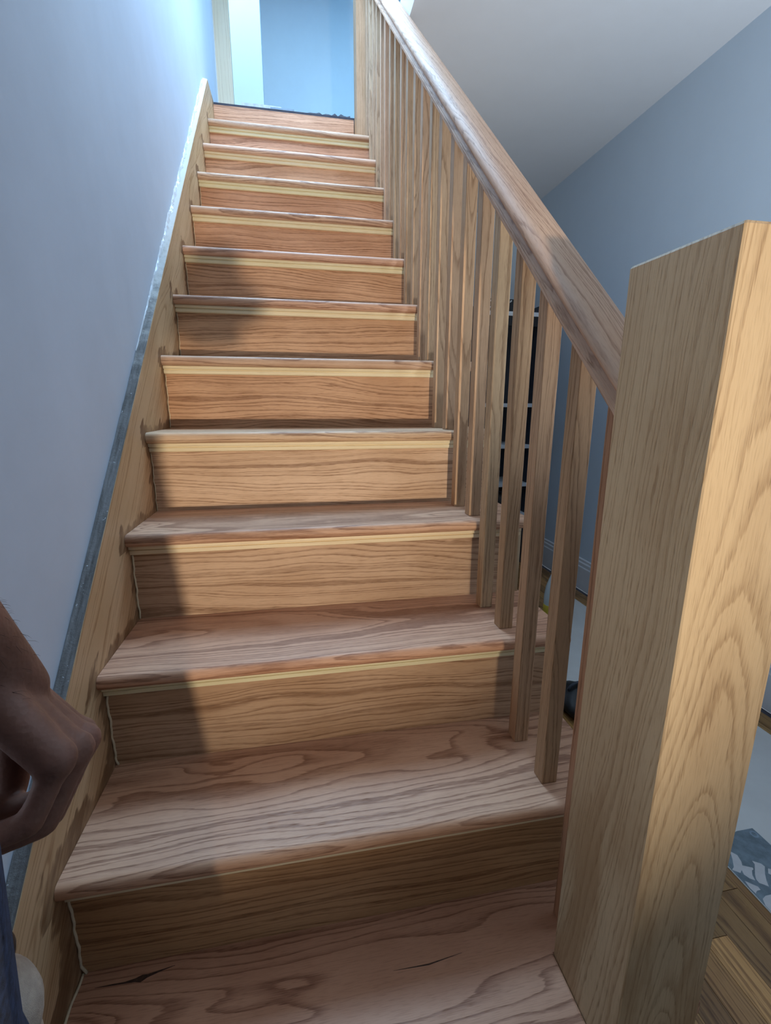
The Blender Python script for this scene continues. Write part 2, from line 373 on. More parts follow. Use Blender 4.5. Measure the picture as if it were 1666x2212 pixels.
for k in range(12):
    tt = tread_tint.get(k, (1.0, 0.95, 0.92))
    if k == 0:
        # first tread: notched round the newel, rounded front right corner
        yb = G + OV + 0.012
        poly = [(TX0, 0.03), (NX0 - 0.0006, 0.03), (NX0 - 0.0006, NY1 + 0.0006), (NX1 + 0.0006, NY1 + 0.0006), (NX1 + 0.0006, 0.028), (0.950, 0.028), (0.964, 0.033), (0.972, 0.044), (0.972, yb), (TX0, yb)]
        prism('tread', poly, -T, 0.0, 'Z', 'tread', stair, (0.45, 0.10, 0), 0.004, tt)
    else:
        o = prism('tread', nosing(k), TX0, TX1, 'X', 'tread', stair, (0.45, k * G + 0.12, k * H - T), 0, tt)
        o.data.polygons.foreach_set('use_smooth', [len(p.vertices) == 4 and abs(p.normal.x) < 0.5 for p in o.data.polygons])
        try: o.data.set_sharp_from_angle(angle=math.radians(40))
        except Exception: pass
for k in range(0, 13):
    y0 = k * G + OV if k else 0.052
    z0 = (k - 1) * H + 0.0003 if k else FL + 0.001
    z1 = k * H - T - 0.0003 if k < 12 else LAND - 0.022
    if k == 12: y0 = 12 * G + OV
    if k == 0: z1 = -T - 0.0003
    x1 = NX0 - 0.002 if k == 0 else 0.930 if k < 12 else 0.762
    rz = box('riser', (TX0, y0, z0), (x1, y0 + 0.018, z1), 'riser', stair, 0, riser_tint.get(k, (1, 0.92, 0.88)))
    if 1 <= k <= 11:
        zt = k * H - T - 0.0005; yr = y0 - 0.0004
        # cove: a small bead over a fillet
        pr = [(yr, zt), (yr - 0.0145, zt), (yr - 0.0150, zt - 0.006), (yr - 0.0140, zt - 0.0080), (yr - 0.0075, zt - 0.0088), (yr - 0.0070, zt - 0.0112), (yr - 0.0100, zt - 0.0122), (yr - 0.0090, zt - 0.0205), (yr - 0.0060, zt - 0.0225), (yr, zt - 0.0225)]
        prism('cove_moulding', pr, TX0, 0.938, 'X', 'cove', stair, (0.45, yr - 0.008, zt), 0, (1, 1, 1))
# caulk beads where the lower risers meet the skirt
def bead(name, pts, r, mat, parent, seg=8, jit=0.05):
    vs, fs = [], []
    for i, pnt in enumerate(pts):
        pnt = Vector(pnt); d = (Vector(pts[min(i + 1, len(pts) - 1)]) - Vector(pts[max(i - 1, 0)])).normalized()
        ref = Vector((1, 0, 0)) if abs(d.y) > 0.8 else Vector((0, 1, 0)); e1 = d.cross(ref).normalized(); e2 = d.cross(e1); rr = r * (1 + jit * (rnd.random() * 2 - 1))
        for s in range(seg):
            a = 2 * math.pi * s / seg; vs.append(tuple(pnt + e1 * (rr * math.cos(a)) + e2 * (rr * math.sin(a))))
    n = len(pts)
    for i in range(n - 1):
        for s in range(seg): fs.append((i * seg + s, i * seg + (s + 1) % seg, (i + 1) * seg + (s + 1) % seg, (i + 1) * seg + s))
    fs += [tuple(range(seg)), tuple(range((n - 1) * seg, n * seg))]
    return mesh_obj(name, vs, fs, mat, parent, pts[0], True)
for k in range(1, 10):
    yr = k * G + OV - 0.001; z0 = (k - 1) * H; z1 = k * H - T - 0.026
    r = 0.0026 if k <= 3 else 0.0013
    bead('caulk_bead', [(0.0022 + 0.0009 * math.sin(i * 0.55 + k * 2.1) + 0.0006 * math.sin(i * 1.3 + k) + 0.004 * max(0, 1 - i / 3) * (k <= 2), yr - 0.0006, z0 + 0.0012 + (z1 - z0) * i / 29) for i in range(30)], r * 0.85, 'caulk', stair)
bead('caulk_bead', [(0.0022 + 0.0008 * math.sin(i * 0.7), G + OV - 0.002 - 0.006 * i, 0.0008) for i in range(20)], 0.0021, 'caulk', stair)
# dark mineral streak and specks in the first tread
def flat(name, pts, z, mat, parent, th=0.0004):
    return prism(name, pts, z - th, z, 'Z', mat, parent)
def streak(pts, wd):
    top = [(x, y + w_) for (x, y), w_ in zip(pts, wd)]; bot_ = [(x, y - w_) for (x, y), w_ in zip(pts, wd)][::-1]
    flat('wood_streak', top + bot_, 0.0004, 'streak', stair, 0.0003)
streak([(0.028, 0.2240), (0.050, 0.2236), (0.072, 0.2228), (0.088, 0.2235), (0.097, 0.2240), (0.106, 0.2262), (0.125, 0.2300), (0.146, 0.2335)], [0.0002, 0.0009, 0.0013, 0.0026, 0.0052, 0.0024, 0.0012, 0.0002])
streak([(0.50, 0.160), (0.56, 0.158), (0.62, 0.164)], [0.0001, 0.0011, 0.0001])
# outer stringer closing the right end of the flight
poly = [(0.06, FL), (0.06, -T - 0.001)]
for k in range(0, 12):
    yb = (k + 1) * G + OV
    poly += [(yb, k * H - T - 0.001)] if k == 0 else [(k * G + OV, k * H - T - 0.001), (yb, k * H - T - 0.001)]
poly += [(12 * G + OV, LAND - 0.5), (0.95, FL)]
clean = [poly[0]]
for q in poly[1:]:
    if (Vector(q) - Vector(clean[-1])).length > 1e-5: clean.append(q)
prism('outer_stringer', clean, 0.9305, 0.946, 'X', 'post', stair)

# skirt board on the left wall
def ztop(y): return SLOPE_K * y + 0.124
SLOPE_K = H / G
sk = [(0.02, FL), (0.02, ztop(0.02)), (2.486, ztop(2.486)), (2.66, ztop(2.486)), (2.66, LAND - 0.25), (0.42, FL)]
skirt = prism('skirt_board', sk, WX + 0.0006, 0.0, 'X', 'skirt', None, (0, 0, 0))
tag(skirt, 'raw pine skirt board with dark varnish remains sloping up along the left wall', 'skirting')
cap = []
n = 150
vs, fs = [], []
for i in range(n + 1):
    y = 0.02 + (2.486 - 0.02) * i / n; jag = 0.003 * rnd.random() if y > 0.7 else 0.0008 * rnd.random()
    for xq, dz in ((WX + 0.0008, 0.0002), (WX + 0.0008, 0.003 + jag), (-0.011, 0.0022 + 0.5 * jag), (-0.0012 - 0.0015 * rnd.random(), 0.0016), (-0.001, 0.0002)):
        vs.append((xq, y, ztop(y) + dz))
for i in range(n):
    for j in range(4): a = i * 5 + j; fs.append((a, a + 1, a + 6, a + 5))
    fs.append((i * 5 + 4, i * 5, i * 5 + 5, i * 5 + 9))
fs += [(0, 1, 2, 3, 4), tuple(n * 5 + j for j in range(5))]
led = mesh_obj('dusty_top_edge', vs, fs, 'ledge', skirt, (0, 0, 0)); led['label'] = 'grey dusty top edge of the skirt board'
# torn plaster lip along the wall above the skirt, a continuous rough strip
vs, fs = [], []; n = 220
for i in range(n + 1):
    y = 0.95 + (2.47 - 0.95) * i / n; k = min(1, (y - 0.95) / 0.5)
    wv = 0.002 + k * (0.006 * rnd.random() + 0.003 * math.sin(y * 37) ** 2)
    hv = 0.003 + k * (0.010 * rnd.random() + 0.010 * math.sin(y * 23) ** 2)
    for dx, dz in ((0.0003, 0.004), (wv, 0.0045), (wv * 0.6, 0.004 + hv * 0.6), (0.0003, 0.004 + hv)): vs.append((WX + dx, y, ztop(y) + dz))
for i in range(n):
    for j in range(3): a = i * 4 + j; fs.append((a, a + 1, a + 5, a + 4))
mesh_obj('plaster_lip', vs, fs, 'white', skirt, (0, 0, 0))

# ------------------------------------------------------------------ newel posts
def newel(name, x0, x1, y0, y1, z0, z1, label, tint, ch=0.0035):
    c = ((x0 + x1) / 2, (y0 + y1) / 2)
    vs, fs = [], []
    rings = [(0, z0), (0, z1 - ch), (ch * 0.5, z1 - ch * 0.2), (ch * 1.0, z1)]
    e = 0.0016
    for ins, z in rings:
        X0, X1, Y0, Y1 = x0 + ins, x1 - ins, y0 + ins, y1 - ins
        for q in ((X0 + e, Y0), (X1 - e, Y0), (X1, Y0 + e), (X1, Y1 - e), (X1 - e, Y1), (X0 + e, Y1), (X0, Y1 - e), (X0, Y0 + e)): vs.append((*q, z))
    for j in range(len(rings) - 1):
        for i in range(8): fs.append((j * 8 + i, j * 8 + (i + 1) % 8, (j + 1) * 8 + (i + 1) % 8, (j + 1) * 8 + i))
    fs += [tuple(range(8)), tuple(range((len(rings) - 1) * 8, len(rings) * 8))]
    o = mesh_obj(name, vs, fs, 'post', None, (*c, z0), False, 0, tint)
    return tag(o, label, 'post', 'newel posts of the stair rail')
newel('newel_post', NX0, NX1, NY0, NY1, FL, 1.066, 'thick square oak newel post in front, at the foot of the handrail', (0.97, 0.95, 0.89))
newel('newel_post', 0.765, 0.885, 2.53, 2.645, 11 * H + 0.0006, 3.55, 'far oak newel post at the top of the stairs beside the landing', (0.80, 0.64, 0.53))

# ------------------------------------------------------------------ balustrade
def railz(y): return 0.745 + RS * y          # underside of the handrail
YR0, YR1 = NY1 + 0.0005, 2.5295
bal = empty('balustrade', (BC, 0.3, 0.0), 'oak handrail with square balusters running up the open right side of the stairs', 'railing')
half = [(-0.030, 0.0), (-0.0325, 0.003), (-0.0325, 0.012), (-0.0300, 0.0135), (-0.0300, 0.0155), (-0.0255, 0.0185), (-0.0235, 0.023), (-0.0245, 0.0285), (-0.0290, 0.0335), (-0.0345, 0.0365), (-0.0378, 0.0415), (-0.0385, 0.047), (-0.0365, 0.0545), (-0.0310, 0.0620), (-0.0225, 0.0680), (-0.0120, 0.0715), (0.0, 0.0725)]
prof = half + [(-a, b) for a, b in half[-2::-1]]
vs, fs = [], []; NN = 26
for i in range(NN + 1):
    y = YR0 + (YR1 - YR0) * i / NN
    for a, b in prof: vs.append((BC + a, y, railz(y) + b))
m_ = len(prof)
for i in range(NN):
    for j in range(m_): fs.append((i * m_ + j, i * m_ + (j + 1) % m_, (i + 1) * m_ + (j + 1) % m_, (i + 1) * m_ + j))
fs += [tuple(range(m_)), tuple(range(NN * m_, (NN + 1) * m_))]
hr = mesh_obj('handrail', vs, fs, 'rail', bal, (BC, YR0, railz(YR0)), True, 0, (1, 0.97, 0.95))
try: hr.data.set_sharp_from_angle(angle=math.radians(38))
except Exception: pass
YA, YB = 0.1651, 0.0515
spots = [(0, YA)] + [(k, q) for k in range(1, 11) for q in (YB, YA)] + [(11, YB)]
btint = [(0.90, 0.66, 0.56), (0.92, 0.77, 0.66), (1.02, 0.91, 0.78), (0.98, 0.82, 0.70), (1.08, 0.99, 0.88), (0.95, 0.85, 0.76), (1.08, 0.95, 0.84)]
for i, (k, q) in enumerate(spots):
    y0 = k * G + q; y1 = y0 + BW; z0 = k * H + 0.0004
    s = 0.0006
    vs = []
    for z_off in (0, 1):
        for xq, yq in ((BX, y0), (BX + BW, y0), (BX + BW, y1), (BX, y1)):
            vs.append((xq, yq, z0 if not z_off else railz(yq) - 0.0006))
    fs = [(0, 1, 2, 3), (4, 5, 6, 7), (0, 1, 5, 4), (1, 2, 6, 5), (2, 3, 7, 6), (3, 0, 4, 7)]
    tq = btint[i % 7] if i < 7 else tuple(c * (0.92 + 0.18 * q_) for q_ in [rnd.random()] for c in (1.04, 0.93, 0.86))
    mesh_obj('baluster', vs, fs, 'baluster', bal, (BC, y0 + BW / 2, z0), False, 0.0014, tq)

# ------------------------------------------------------------------ landing scraps
tag(flat('torn_paper_scrap', [(0.145, 2.674), (0.28, 2.672), (0.36, 2.676), (0.34, 2.74), (0.2, 2.75)], LAND + 0.016, 'scrap', None, 0.0155), 'pale torn paper scrap lying on the landing edge, left of its middle', 'scrap')
tag(flat('torn_paper_scrap', [(0.30, 2.673), (0.43, 2.673), (0.425, 2.70), (0.31, 2.72)], LAND + 0.010, 'ink_faint', None, 0.0095), 'blue grey torn scrap lying at the middle of the landing edge', 'scrap')
vs, fs = [], []
for i in range(15):
    xq = 0.50 + 0.245 * i / 14; hq = 0.004 + 0.013 * abs(math.sin(i * 1.9)) * (0.4 + 0.6 * i / 14) * (0.5 + rnd.random())
    vs += [(xq, 2.671, LAND + 0.0005), (xq, 2.680, LAND + hq), (xq, 2.70, LAND + hq * 0.8), (xq, 2.725, LAND + 0.0005)]
for i in range(14):
    for j in range(4): fs.append((i * 4 + j, i * 4 + (j + 1) % 4, i * 4 + 4 + (j + 1) % 4, i * 4 + 4 + j))
fs += [(0, 1, 2, 3), (56, 57, 58, 59)]
tag(mesh_obj('rubble_heap', vs, fs, 'sub'), 'low dark heap of dust and debris at the right end of the landing edge', 'debris')

# ------------------------------------------------------------------ floor protection sheet with print
sheet = prism('floor_protection_sheet', [(1.432, -0.9), (2.03, -0.9), (2.03, 2.02), (1.436, 1.62)], FL + 0.0004, FL + 0.0030, 'Z', 'sheet', None)
tag(sheet, 'pale blue protective sheet with dark printed lettering lying on the wood floor beside the stairs', 'sheet')
SZ = FL + 0.0030
def printed(name, pts, lift, mat): return flat(name, pts, SZ + lift, mat, sheet, lift - 0.0001)
printed('printed_block', [(1.53, 0.461), (1.55, 0.466), (1.581, 0.466), (1.603, 0.466), (1.604, 0.446), (1.604, 0.30), (1.60, 0.21), (1.436, 0.21), (1.436, 0.385), (1.456, 0.406), (1.492, 0.436)], 0.0003, 'ink')
printed('printed_letter', [(1.478, .418), (1.487, .405), (1.481, .388), (1.474, .379), (1.495, .369), (1.493, .365), (1.486, .363), (1.476, .353), (1.470, .340), (1.461, .347), (1.456, .358), (1.461, .369), (1.451, .363), (1.438, .373), (1.439, .375), (1.448, .379), (1.464, .398)], 0.0005, 'ink_white')
printed('printed_letter', [(1.511, .385), (1.527, .374), (1.529, .366), (1.511, .350), (1.498, .335), (1.489, .321), (1.482, .327), (1.474, .333), (1.475, .342), (1.484, .353), (1.509, .376)], 0.0005, 'ink_white')
printed('printed_letter', [(1.443, .344), (1.454, .333), (1.462, .326), (1.461, .318), (1.451, .318), (1.444, .315), (1.441, .312), (1.439, .327)], 0.0005, 'ink_white')
printed('printed_letter', [(1.532, .360), (1.560, .345), (1.545, .320), (1.520, .349)], 0.0005, 'ink_white')
printed('printed_letter', [(1.445, .299), (1.459, .304), (1.476, .304), (1.500, .29), (1.495, .25), (1.46, .235), (1.437, .24), (1.437, .285)], 0.0005, 'ink_white')
ring_o = [(1.590 + 0.0105 * math.cos(a), 0.449 + 0.011 * math.sin(a)) for a in [2 * math.pi * i / 16 for i in range(16)]]
printed('printed_ring', ring_o, 0.0005, 'ink_faint')
printed('printed_ring_centre', [(1.590 + 0.006 * math.cos(a), 0.449 + 0.0065 * math.sin(a)) for a in [2 * math.pi * i / 12 for i in range(12)]], 0.0007, 'ink')

# ------------------------------------------------------------------ shelf unit and things behind the balusters
shelf = empty('shelf_unit', (1.80, 2.85, FL), 'dark shelving unit with white shelf boards seen between the balusters against the far wall', 'shelf')
SX0, SX1, SY0, SY1 = 1.58, 2.035, 2.70, 3.02
box('side_panel', (SX0, SY0, FL), (SX0 + 0.02, SY1, 1.56), 'dark', shelf)
box('side_panel', (SX1 - 0.02, SY0, FL), (SX1, SY1, 1.56), 'dark', shelf)
box('back_panel', (SX0 + 0.02, SY1 - 0.012, FL), (SX1 - 0.02, SY1, 1.56), 'dark', shelf)
for z in (1.507, 0.910, 0.622, 0.345, 0.120):
    box('shelf_board', (SX0 + 0.0205, SY0 - 0.004, z - 0.014), (SX1 - 0.0205, SY1 - 0.0125, z + 0.012), 'shelfwhite', shelf)
box('drawer_front', (SX0 + 0.022, SY0 + 0.002, 1.43), (SX1 - 0.022, SY0 + 0.018, 1.490), 'black', shelf)
bx = empty('patterned_box', (1.735, 2.80, 1.5195), 'black box with white speckles on the top board of the dark shelving unit', 'box')
box('carton', (1.63, 2.72, 1.5195), (1.84, 2.90, 1.60), 'black', bx, 0.004)
for i in range(14):
    px, pz = 1.645 + 0.18 * rnd.random(), 1.53 + 0.06 * rnd.random()
    prism('speckle', [(px, pz), (px + 0.009, pz + 0.003), (px + 0.012, pz + 0.010), (px + 0.003, pz + 0.012)], 2.7190, 2.7198, 'Y', 'shelfwhite', bx)
yb_ = empty('tape_measure', (1.765, 2.76, 0.9225), 'small yellow tool on the second shelf board of the dark shelving unit', 'tool')
box('tool_body', (1.73, 2.715, 0.9225), (1.80, 2.79, 0.962), 'yellow', yb_, 0.006)
box('tool_clip', (1.745, 2.713, 0.928), (1.785, 2.7148, 0.936), 'black', yb_)
bk = empty('black_bundle', (1.86, 2.80, 0.1325), 'black bundle on the lowest shelf board of the dark shelving unit', 'bag')
lathe('bundle_body', [(0.02, 0.0), (0.075, 0.02), (0.085, 0.07), (0.06, 0.13), (0.03, 0.15)], (1.86, 2.81, 0.1325), 'black', bk)
bead('bundle_tie', [(1.86 + 0.034 * math.cos(a), 2.81 + 0.034 * math.sin(a), 0.28) for a in [2 * math.pi * i / 14 for i in range(15)]], 0.005, 'dark', bk)
board = prism('white_board', [(1.985, 0.79), (2.03, 1.0), (2.012, 0.60), (1.995, 0.60)], 2.672, 2.686, 'Y', 'shelfwhite')
bpy.data.objects.remove(board)

bot = empty('spray_bottle', (1.745, 1.845, SZ), 'pale clear plastic bottle with a yellow band on the floor behind the balusters', 'bottle')
BCX, BCY = 1.745, 1.80
bot.location = (BCX, BCY, FL)
K = 1.3
def sc(pr): return [(r * 1.1, z * K) for r, z in pr]
lathe('bottle_body', sc([(0.038, 0.0), (0.041, 0.006), (0.041, 0.10), (0.036, 0.14), (0.022, 0.18), (0.014, 0.20), (0.014, 0.225)]), (BCX, BCY, FL + 0.003), 'clear', bot)
lathe('label_band', sc([(0.0412, 0.022), (0.0418, 0.023), (0.0418, 0.062), (0.0412, 0.063)]), (BCX, BCY, FL + 0.003), 'yellow', bot)
lathe('bottle_foot', sc([(0.0405, 0.0), (0.0425, 0.002), (0.0425, 0.014), (0.0412, 0.016)]), (BCX, BCY, FL + 0.0025), 'dark', bot)
lathe('bottle_cap', sc([(0.0145, 0.2), (0.017, 0.203), (0.017, 0.235), (0.008, 0.245), (0.006, 0.29), (0.003, 0.30)]), (BCX, BCY, FL + 0.003), 'steel', bot)

bag = empty('black_bag', (1.43, 1.05, SZ), 'crumpled black bag on the floor sheet just behind the lowest balusters', 'bag')
vs, fs = [], []; nu, nv = 18, 9
for j in range(nv):
    tj = j / (nv - 1); rj = (0.090 * math.sin(math.pi * (0.32 + 0.68 * tj)) + 0.004); zj = 0.001 + 0.095 * tj
    for i in range(nu):
        a = 2 * math.pi * i / nu; q = rj * (1 + 0.13 * math.sin(3 * a + 5 * tj) + 0.06 * math.sin(7 * a))
        vs.append((1.43 + q * math.cos(a), 1.05 + 1.15 * q * math.sin(a), SZ + zj))
for j in range(nv - 1):
    for i in range(nu): fs.append((j * nu + i, j * nu + (i + 1) % nu, (j + 1) * nu + (i + 1) % nu, (j + 1) * nu + i))
fs += [tuple(range(nu)), tuple(range((nv - 1) * nu, nv * nu))]
mesh_obj('bag_body', vs, fs, 'black', bag, (1.43, 1.05, SZ), True)
bead('bag_handle', [(1.43 + 0.045 * math.cos(a), 1.05, SZ + 0.078 + 0.030 * math.sin(a)) for a in [math.pi * i / 12 for i in range(13)]], 0.006, 'dark', bag)

# ------------------------------------------------------------------ people
def capsule(bm, a, b, ra, rb, seg=14, flat_dir=None, flat=1.0):
    a, b = Vector(a), Vector(b); d = b - a
    L = d.length or 1e-6; q = d.to_track_quat('Z', 'Y'); rings = []
    for i in range(5): t = i / 4 * math.pi / 2; rings.append((ra * math.sin(t), -ra * math.cos(t)))
    for i in range(1, 5): t = i / 5; rings.append((ra + (rb - ra) * t, L * t))
    for i in range(5): t = i / 4 * math.pi / 2; rings.append((rb * math.cos(t), L + rb * math.sin(t)))
    vv = []
    for r, z in rings:
        row = []
        for s in range(seg):
            an = 2 * math.pi * s / seg; v = q @ Vector((max(r, 1e-5) * math.cos(an), max(r, 1e-5) * math.sin(an), z))
            if flat_dir is not None:
                fd = Vector(flat_dir).normalized(); v = v - fd * v.dot(fd) * (1 - flat)
            row.append(bm.verts.new(a + v))
        vv.append(row)
    for r0, r1 in zip(vv, vv[1:]):
        for s in range(seg): bm.faces.new((r0[s], r0[(s + 1) % seg], r1[(s + 1) % seg], r1[s]))
    bm.faces.new(vv[0][::-1]); bm.faces.new(vv[-1])
def blob(name, caps, mat, parent, base, voxel=0.004, smooth_it=6, fac=0.5):
    bm = bmesh.new()
    for c in caps: capsule(bm, *c[:4], **(c[4] if len(c) > 4 else {}))
    me = bpy.data.meshes.new(name + '_raw'); bm.to_mesh(me); bm.free()
    tmp = bpy.data.objects.new(name + '_raw', me); COL.objects.link(tmp)
    r = tmp.modifiers.new('r', 'REMESH'); r.mode = 'VOXEL'; r.voxel_size = voxel; r.use_smooth_shade = True
    s = tmp.modifiers.new('s', 'SMOOTH'); s.factor = fac; s.iterations = smooth_it
    dg = bpy.context.evaluated_depsgraph_get(); dg.update()
    out = bpy.data.meshes.new_from_object(tmp.evaluated_get(dg))
    bpy.data.objects.remove(tmp); bpy.data.meshes.remove(me)
    out.name = name; out.materials.clear(); out.materials.append(M[mat]); out.transform(Matrix.Translation(-Vector(base)))
    out.polygons.foreach_set('use_smooth', [True] * len(out.polygons))
    o = bpy.data.objects.new(name, out); COL.objects.link(o); par(o, parent, base)
    return o
def V(*a): return Vector(a)

def head_caps(n, up, fwd, rt):
    """n = base of skull; caps of a head with brow, nose, mouth, chin and ears"""
    c = n + up * 0.10
    caps = [(c + up * 0.035 - fwd * 0.02, c + up * 0.035 + fwd * 0.02, 0.076, 0.072), (c - up * 0.05 + fwd * 0.045, c + up * 0.0 + fwd * 0.03, 0.042, 0.062),
            (c + fwd * 0.082 + up * 0.012, c + fwd * 0.100 - up * 0.026, 0.008, 0.013), (c + fwd * 0.083 - up * 0.052 - rt * 0.016, c + fwd * 0.083 - up * 0.052 + rt * 0.016, 0.007, 0.007),
            (c + fwd * 0.080 - up * 0.063 - rt * 0.012, c + fwd * 0.080 - up * 0.063 + rt * 0.012, 0.007, 0.007), (c + fwd * 0.070 - up * 0.09, c + fwd * 0.06 - up * 0.088, 0.018, 0.02),
            (c + fwd * 0.078 + up * 0.026 - rt * 0.04, c + fwd * 0.078 + up * 0.026 + rt * 0.04, 0.010, 0.010)]
    for s in (-1, 1): caps.append((c + rt * s * 0.074 - up * 0.03, c + rt * s * 0.080 + up * 0.015 - fwd * 0.01, 0.009, 0.013))
    return caps, c

def hand_caps(W, kdir, rad, nrm, curl, spread=1.0, side=1, s=1.0, thumb_pose=(0.55, 0.35, 0.35)):
    """W wrist; kdir wrist->knuckles; rad little->index; nrm dorsal normal; curl = (mcp,pip,dip) in radians"""
    kdir, rad, nrm = kdir.normalized(), rad.normalized(), nrm.normalized(); caps = []
    pos = [(-0.036, 0.076, 0.037, 0.024, 0.020, 0.0082), (-0.014, 0.084, 0.044, 0.028, 0.022, 0.0090), (0.010, 0.087, 0.047, 0.030, 0.023, 0.0094), (0.033, 0.085, 0.042, 0.026, 0.021, 0.0092)]
    for off, ml, p1, p2, p3, r in pos:
        off, ml, p1, p2, p3, r = off * s, ml * s, p1 * s, p2 * s, p3 * s, r * s
        k = W + kdir * ml + rad * off - nrm * 0.004 * abs(off) / 0.036
        caps.append((W + rad * off * 0.55 + kdir * 0.012, k - nrm * 0.004, 0.0155 * s, 0.0120 * s))
        caps.append((k, k, r * 1.16, r * 1.16))
        p, a = k, 0.0
        for ln, da, r0, r1 in ((p1, curl[0], r, r * 0.94), (p2, curl[1], r * 0.96, r * 0.88), (p3, curl[2], r * 0.88, r * 0.78)):
            a += da; d = kdir * math.cos(a) - nrm * math.sin(a); q = p + d * ln
            caps.append((p, q, r0, r1)); p = q
    # thumb from the side of the palm
    b = W + kdir * 0.022 + rad * 0.026 * s - nrm * 0.008
    d1 = (kdir * 0.75 + rad * 0.6 - nrm * thumb_pose[0]).normalized(); t1 = b + d1 * 0.043 * s
    d2 = (kdir * 0.85 + rad * 0.05 - nrm * (thumb_pose[0] + thumb_pose[1])).normalized(); t2 = t1 + d2 * 0.034 * s
    d3 = (kdir * 0.7 - rad * 0.35 - nrm * (thumb_pose[0] + thumb_pose[1] + thumb_pose[2])).normalized(); t3 = t2 + d3 * 0.026 * s
    caps += [(b, t1, 0.017 * s, 0.0125 * s), (t1, t2, 0.0115 * s, 0.0105 * s), (t2, t3, 0.0105 * s, 0.0088 * s)]
    return caps

UP = V(0, 0, 1)
# --- helper standing at the left, right hand in view
def helper():
    base = V(0.11, -0.30, FL)
    root = empty('person', base, 'person at the left edge with a bare hairy forearm, loose fist and navy denim trousers', 'person')
    fw, rt = V(0, 1, 0), V(1, 0, 0)
    hipR, hipL = V(0.198, -0.290, 0.66), V(0.030, -0.300, 0.66)
    knR, knL = V(0.252, -0.255, 0.22), V(0.020, -0.270, 0.20)
    anR, anL = V(0.240, -0.290, FL + 0.085), V(0.015, -0.300, FL + 0.085)
    chest, neck = V(0.11, -0.42, 1.06), V(0.10, -0.44, 1.24)
    shR, shL = V(0.265, -0.47, 1.15), V(-0.08, -0.40, 1.15)
    elR, wrR = V(0.158, -0.205, 0.945), V(0.172, -0.118, 0.742)
    elL, wrL = V(-0.14, -0.38, 0.87), V(-0.14, -0.28, 0.63)
    kd = V(0.69, 0.0, -0.72)
    rad = V(-0.36, 0.77, -0.22); rad = (rad - kd.normalized() * rad.dot(kd.normalized())).normalized()
    nrm = kd.normalized().cross(rad); 
    if nrm.z < 0: nrm = -nrm
    W = V(0.233, -0.122, 0.700) - kd * 0.076 + rad * 0.034
    caps = []
    caps += hand_caps(W, kd, rad, nrm, (1.22, 1.0, 0.6), s=1.0)
    # forearm, oval
    perp = rad
    caps += [(elR, elR.lerp(W, 0.45), 0.042, 0.043), (elR.lerp(W, 0.30), W - (W - elR).normalized() * 0.012, 0.044, 0.0285), (elR.lerp(W, 0.6) + nrm * 0.006, W + kd.normalized() * 0.03 + nrm * 0.004, 0.034, 0.0195), (W - rad * 0.010, W - rad * 0.010 + kd.normalized() * 0.02, 0.021, 0.019), (W + rad * 0.012, W + rad * 0.012 + kd.normalized() * 0.02, 0.021, 0.018),
             (shR, elR, 0.050, 0.041), (shL, elL, 0.050, 0.041), (elL, wrL, 0.042, 0.027), (shR, shL, 0.052, 0.052), (chest, V(0.11, -0.33, 0.78), 0.125, 0.110),
             (V(0.03, -0.41, 1.0), V(0.18, -0.42, 1.0), 0.11, 0.11), (V(0.11, -0.32, 0.74), V(0.115, -0.30, 0.66), 0.105, 0.09),
             (hipR, knR, 0.075, 0.052), (hipL, knL, 0.075, 0.052), (knR, anR, 0.050, 0.038), (knL, anL, 0.050, 0.038), (chest + UP * 0.08, neck, 0.07, 0.055), (neck, neck + UP * 0.06, 0.055, 0.055)]
    for an in (anR, anL): caps.append((an - UP * 0.04, an - UP * 0.045 + fw * 0.13, 0.036, 0.028))
    caps += hand_caps(wrL, V(0.0, 0.25, -0.95), V(0.2, 0.9, 0.2), V(-1, 0, 0), (0.35, 0.5, 0.3))
    hc, hcen = head_caps(neck + UP * 0.05, UP, fw, rt); caps += hc
    body = blob('body', caps, 'skin', root, base, 0.0032, 5, 0.45)
    # denim trousers: separate cloth following legs and hips
    tr = [(V(0.203, -0.287, 0.84), hipR, 0.088, 0.084), (hipR, knR, 0.084, 0.070), (hipL + V(0, 0, 0.05), knL, 0.086, 0.070), (knR, anR, 0.069, 0.062), (knL, anL, 0.069, 0.062), (hipR + V(-0.01, -0.01, 0.06), hipL + V(0.01, 0, 0.06), 0.086, 0.086), (V(0.06, -0.315, 0.76), V(0.175, -0.315, 0.76), 0.098, 0.098)]
    blob('trousers', tr, 'denim', root, base, 0.006, 4)
    sh = [(V(0.045, -0.34, 0.82), V(0.175, -0.345, 0.82), 0.105, 0.105), (V(0.03, -0.41, 1.04), V(0.18, -0.43, 1.04), 0.120, 0.120), (shR, shL, 0.062, 0.062), (shR, shR.lerp(elR, 0.5), 0.060, 0.054), (shL, shL.lerp(elL, 0.5), 0.060, 0.054), (chest + UP * 0.10, neck - UP * 0.03, 0.075, 0.066), (V(0.11, -0.36, 0.9), V(0.11, -0.41, 1.05), 0.125, 0.125)]
    blob('shirt', sh, 'shirt', root, base, 0.007, 4)
    for an in (anR, anL):
        blob('boot', [(an - UP * 0.040, an - UP * 0.042 + fw * 0.13, 0.043, 0.038), (an - UP * 0.02, an + UP * 0.03, 0.048, 0.05)], 'shoe', root, an - UP * 0.085, 0.006, 2)
    blob('hair', [(hcen + UP * 0.045 - fw * 0.03, hcen + UP * 0.05 + fw * 0.02, 0.082, 0.077), (hcen - UP * 0.02 - fw * 0.05, hcen + UP * 0.03 - fw * 0.03, 0.06, 0.075)], 'hair', root, hcen, 0.006, 2)
    # arm hair: many thin curved strands on the forearm
    vs, fs = [], []; rg = random.Random(3); ax = (W - elR); L = ax.length; axn = ax.normalized()
    s1 = axn.cross(UP).normalized(); s2 = axn.cross(s1)
